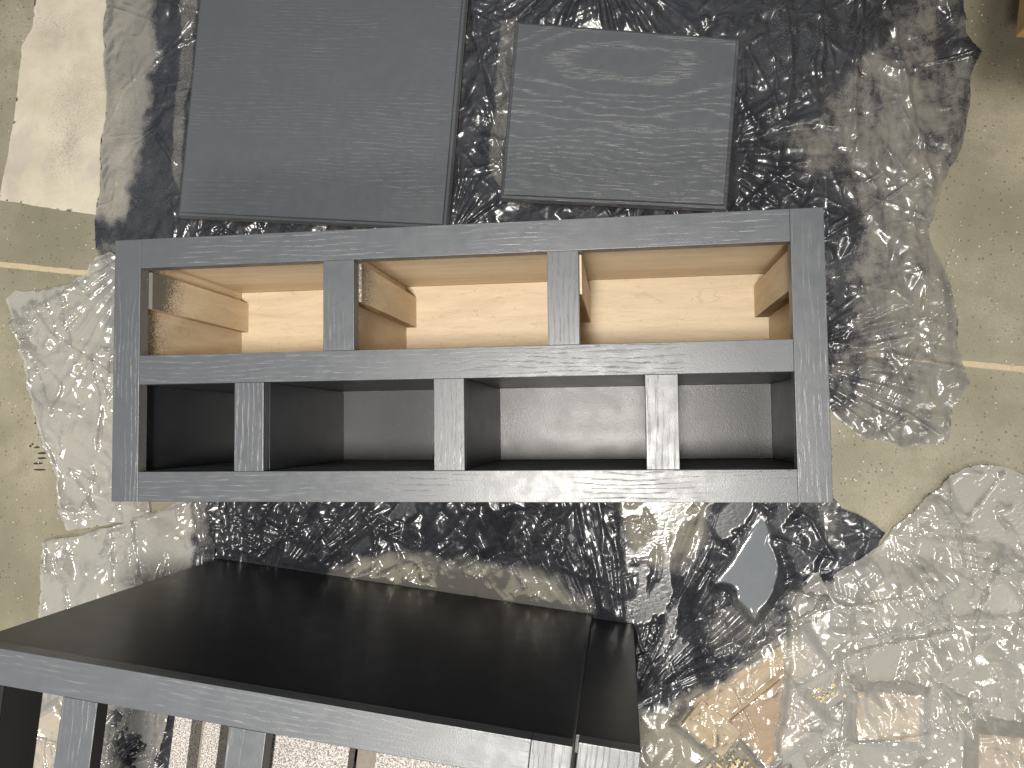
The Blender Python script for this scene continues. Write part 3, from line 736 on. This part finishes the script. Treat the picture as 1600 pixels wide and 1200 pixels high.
for a, b, mt in ((.3024, .3204, 'maple_light_spray'), (.589, .607, 'maple')):
    board('divider', a, b, SHELF[1] + g, 0.3266, 0.0072, zb, mt, cab, 'z', 0.0003)
for a, b in ((.1942, X['el']), (.4587, X['fl']), (.7215, X['gl'])):
    board('divider', a, b, L0 + g, SHELF[0] - g, 0.0072, zb, 'paint_inside_shaded', cab, 'z', 0.0003)
for a, b, mt in ((.0303, .0425, 'maple_sprayed'), (.3207, .3375, 'maple_light_spray'), (.6073, .6250, 'maple'), (.8805, .9017, 'maple')):
    board('drawer_runner', a, b, .2585, .3085, 0.0073, zb - .0003, mt, cab, 'z', 0.0005, {'-y': 'plywood_edge'})
# three small screw heads at the foot of a dark bay
for x_ in (0.3665, 0.3755, 0.3835):
    bm = bmesh.new(); bmesh.ops.create_cone(bm, cap_ends=True, segments=14, radius1=0.0036, radius2=0.0026, depth=0.003)
    me = bpy.data.meshes.new('screw'); bm.to_mesh(me); bm.free()
    o = link('screw', me, 'metal_dark', cab); o.location = (x_, L0 + 0.0065, 0.0086)

# ================================================================== CABINET 2 (taller, face up, at the bottom)
cb = empty('tall_cabinet', (P2[0], P2[1], 0.0085), YAW2)
tag(cb, 'deep cabinet at the bottom with glossy dark-shaded grey side and grey face frame up', 'cabinet')
Z2 = 0.531 - 0.0085; ZF = Z2 - 0.019; zb2 = ZF - 0.0003; BD = 0.62; CW = 0.640; TW = 0.705
board('side_panel', 0.0, CW - 0.0005, -0.018, -0.0006, 0, zb2, 'paint_side_shaded', cb, 'x', 0.0012)
board('rail', 0.0, CW - .039, -0.0370, 0.0, ZF, Z2, 'paint_oak', cb, 'x', 0.0007)
board('stile', CW - .0388, CW, -BD, 0.0, ZF, Z2, 'paint_oak', cb, 'y', 0.0007)
board('stile', 0.0, 0.038, -BD, -0.0373, ZF, Z2, 'paint_oak', cb, 'y', 0.0007)
board('rail', 0.0383, CW - .039, -BD, -BD + .038, ZF, Z2, 'paint_oak', cb, 'x', 0.0007)
board('mullion', .120, .159, -BD + .0383, -.0373, ZF, Z2, 'paint_oak', cb, 'y', 0.0007, {'+x': 'dark_edge'})
board('mullion', .302, .341, -BD + .0383, -.0373, ZF, Z2, 'paint_oak', cb, 'y', 0.0007, {'+x': 'dark_edge'})
board('end_rail', 0.004, 0.0376, -BD + .002, -0.0183, zb2 - .062, zb2, 'dark_edge', cb, 'y', 0.0006)
board('side_panel', 0.0, CW - .0005, -BD, -BD + .0017, 0, zb2, 'paint_side_shaded', cb, 'x', 0.0003)
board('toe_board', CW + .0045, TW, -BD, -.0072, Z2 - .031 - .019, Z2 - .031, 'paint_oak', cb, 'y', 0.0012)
board('toe_side', CW + .0005, TW, -.0262, -.0076, 0, Z2 - .0503, 'paint_side_shaded', cb, 'x', 0.0010)
board('floor_panel', CW - .019, CW - .001, -BD + .002, -.0183, 0, zb2, 'paint_inside_shaded', cb, 'z', 0.0006)
# boards inside, flecked with overspray
ya, yb = -BD + .004, -.0375
board('drawer_runner', .231, .250, ya, yb, .445, .4985, 'speckled_board', cb, 'y', 0.0006)
board('web_board', .2503, .2637, ya, yb, .445, .476, 'runner_grey', cb, 'y', 0.0005)
board('drawer_runner', .264, .2818, ya, yb, .445, .4985, 'speckled_board', cb, 'y', 0.0006)
board('web_board', .2822, .330, ya, yb, .445, .464, 'runner_grey', cb, 'y', 0.0006)
board('web_board', .3303, .418, ya, yb, .470, .492, 'speckled_board', cb, 'y', 0.0006)
board('web_board', .4183, .4457, ya, yb, .445, .463, 'runner_grey', cb, 'y', 0.0006)
board('web_board', .446, CW - .0195, ya, yb, .470, .492, 'speckled_board', cb, 'y', 0.0006)

# ================================================================== LOW BENCH at the top right
bx, by = 1.2385, 0.640
bn = empty('wood_bench', (bx, by, 0), math.radians(-98.2) + math.pi / 2)
tag(bn, 'corner of a low yellow pine bench at the top right edge, unseen upper planks added for shade', 'bench')
board('plank', 0.0, 0.09, 0.0, 0.8, .092, .13, 'pine', bn, 'y', 0.003)
board('plank', 0.094, 0.184, 0.0, 0.8, .092, .13, 'pine', bn, 'y', 0.003)
board('plank', 0.188, 0.278, 0.0, 0.8, .092, .13, 'pine', bn, 'y', 0.003)
for y_ in (.06, .7): board('bearer', 0.09, 0.272, y_, y_ + .04, 0.055, .0917, 'pine', bn, 'x', 0.002)
for y_ in (-.12, .101, .741):
    board('leg', 0.20, 0.25, y_, y_ + .05, 0.0, .4, 'pine', bn, 'z', 0.002)
for i in range(4):
    board('plank', -0.105 + i * .094, -0.015 + i * .094, -0.16, .85, .4003, .438, 'pine', bn, 'y', 0.003)  # unseen upper planks, added to block lamp light from the top right floor

# ================================================================== SMALL DEBRIS
def scatter(name, spots, n, size, z, mat, label, cat, seed):
    rs = random.Random(seed); vs = []; fs = []
    for _ in range(n):
        u, v, ru, rv = rs.choice(spots); a = rs.uniform(0, 6.283); r = rs.random() ** 0.7
        x, y = fl(u + math.cos(a) * ru * r, v + math.sin(a) * rv * r)
        s = size * rs.uniform(0.4, 1.3); el_ = rs.uniform(0.35, 1.0); th = rs.uniform(0, 3.14); zz = z + rs.uniform(-.0012, .0015); b = len(vs)
        for k_ in range(5):
            q = k_ / 5 * 6.283; px_, py_ = math.cos(q) * s * rs.uniform(.7, 1.2), math.sin(q) * s * el_ * rs.uniform(.7, 1.2)
            vs.append((x + px_ * math.cos(th) - py_ * math.sin(th), y + px_ * math.sin(th) + py_ * math.cos(th), zz + rs.uniform(0, .0012)))
        vs.append((x, y, zz + s * 0.8))
        for k_ in range(5): fs.append((b + k_, b + (k_ + 1) % 5, b + 5))
    me = bpy.data.meshes.new(name); me.from_pydata(vs, [], fs)
    o = link(name, me, mat); tag(o, label, cat, kind='stuff'); return o
scatter('sawdust', [(1138, 1165, 34, 32), (1125, 1188, 30, 15), (1282, 1080, 18, 12), (1320, 1060, 30, 30), (1165, 1195, 26, 14)], 210, 0.0024, 0.016, 'sawdust', 'yellow sawdust crumbs on the clear film at the bottom right', 'sawdust', 3)
scatter('wood_chips', [(40, 600, 40, 260), (30, 930, 30, 60), (1545, 400, 50, 200), (1530, 100, 30, 90), (60, 370, 60, 30), (1340, 740, 30, 40)], 85, 0.0014, 0.0012, 'chip_pale', 'pale wood crumbs strewn over the bare concrete', 'wood chips', 4)
scatter('film_chips', [(1460, 480, 40, 50), (1440, 500, 50, 40), (1345, 120, 6, 8), (1480, 430, 14, 40)], 60, 0.0017, 0.013, 'chip_pale', 'pale wood shavings caught on the film beside the right edge', 'wood chips', 9)
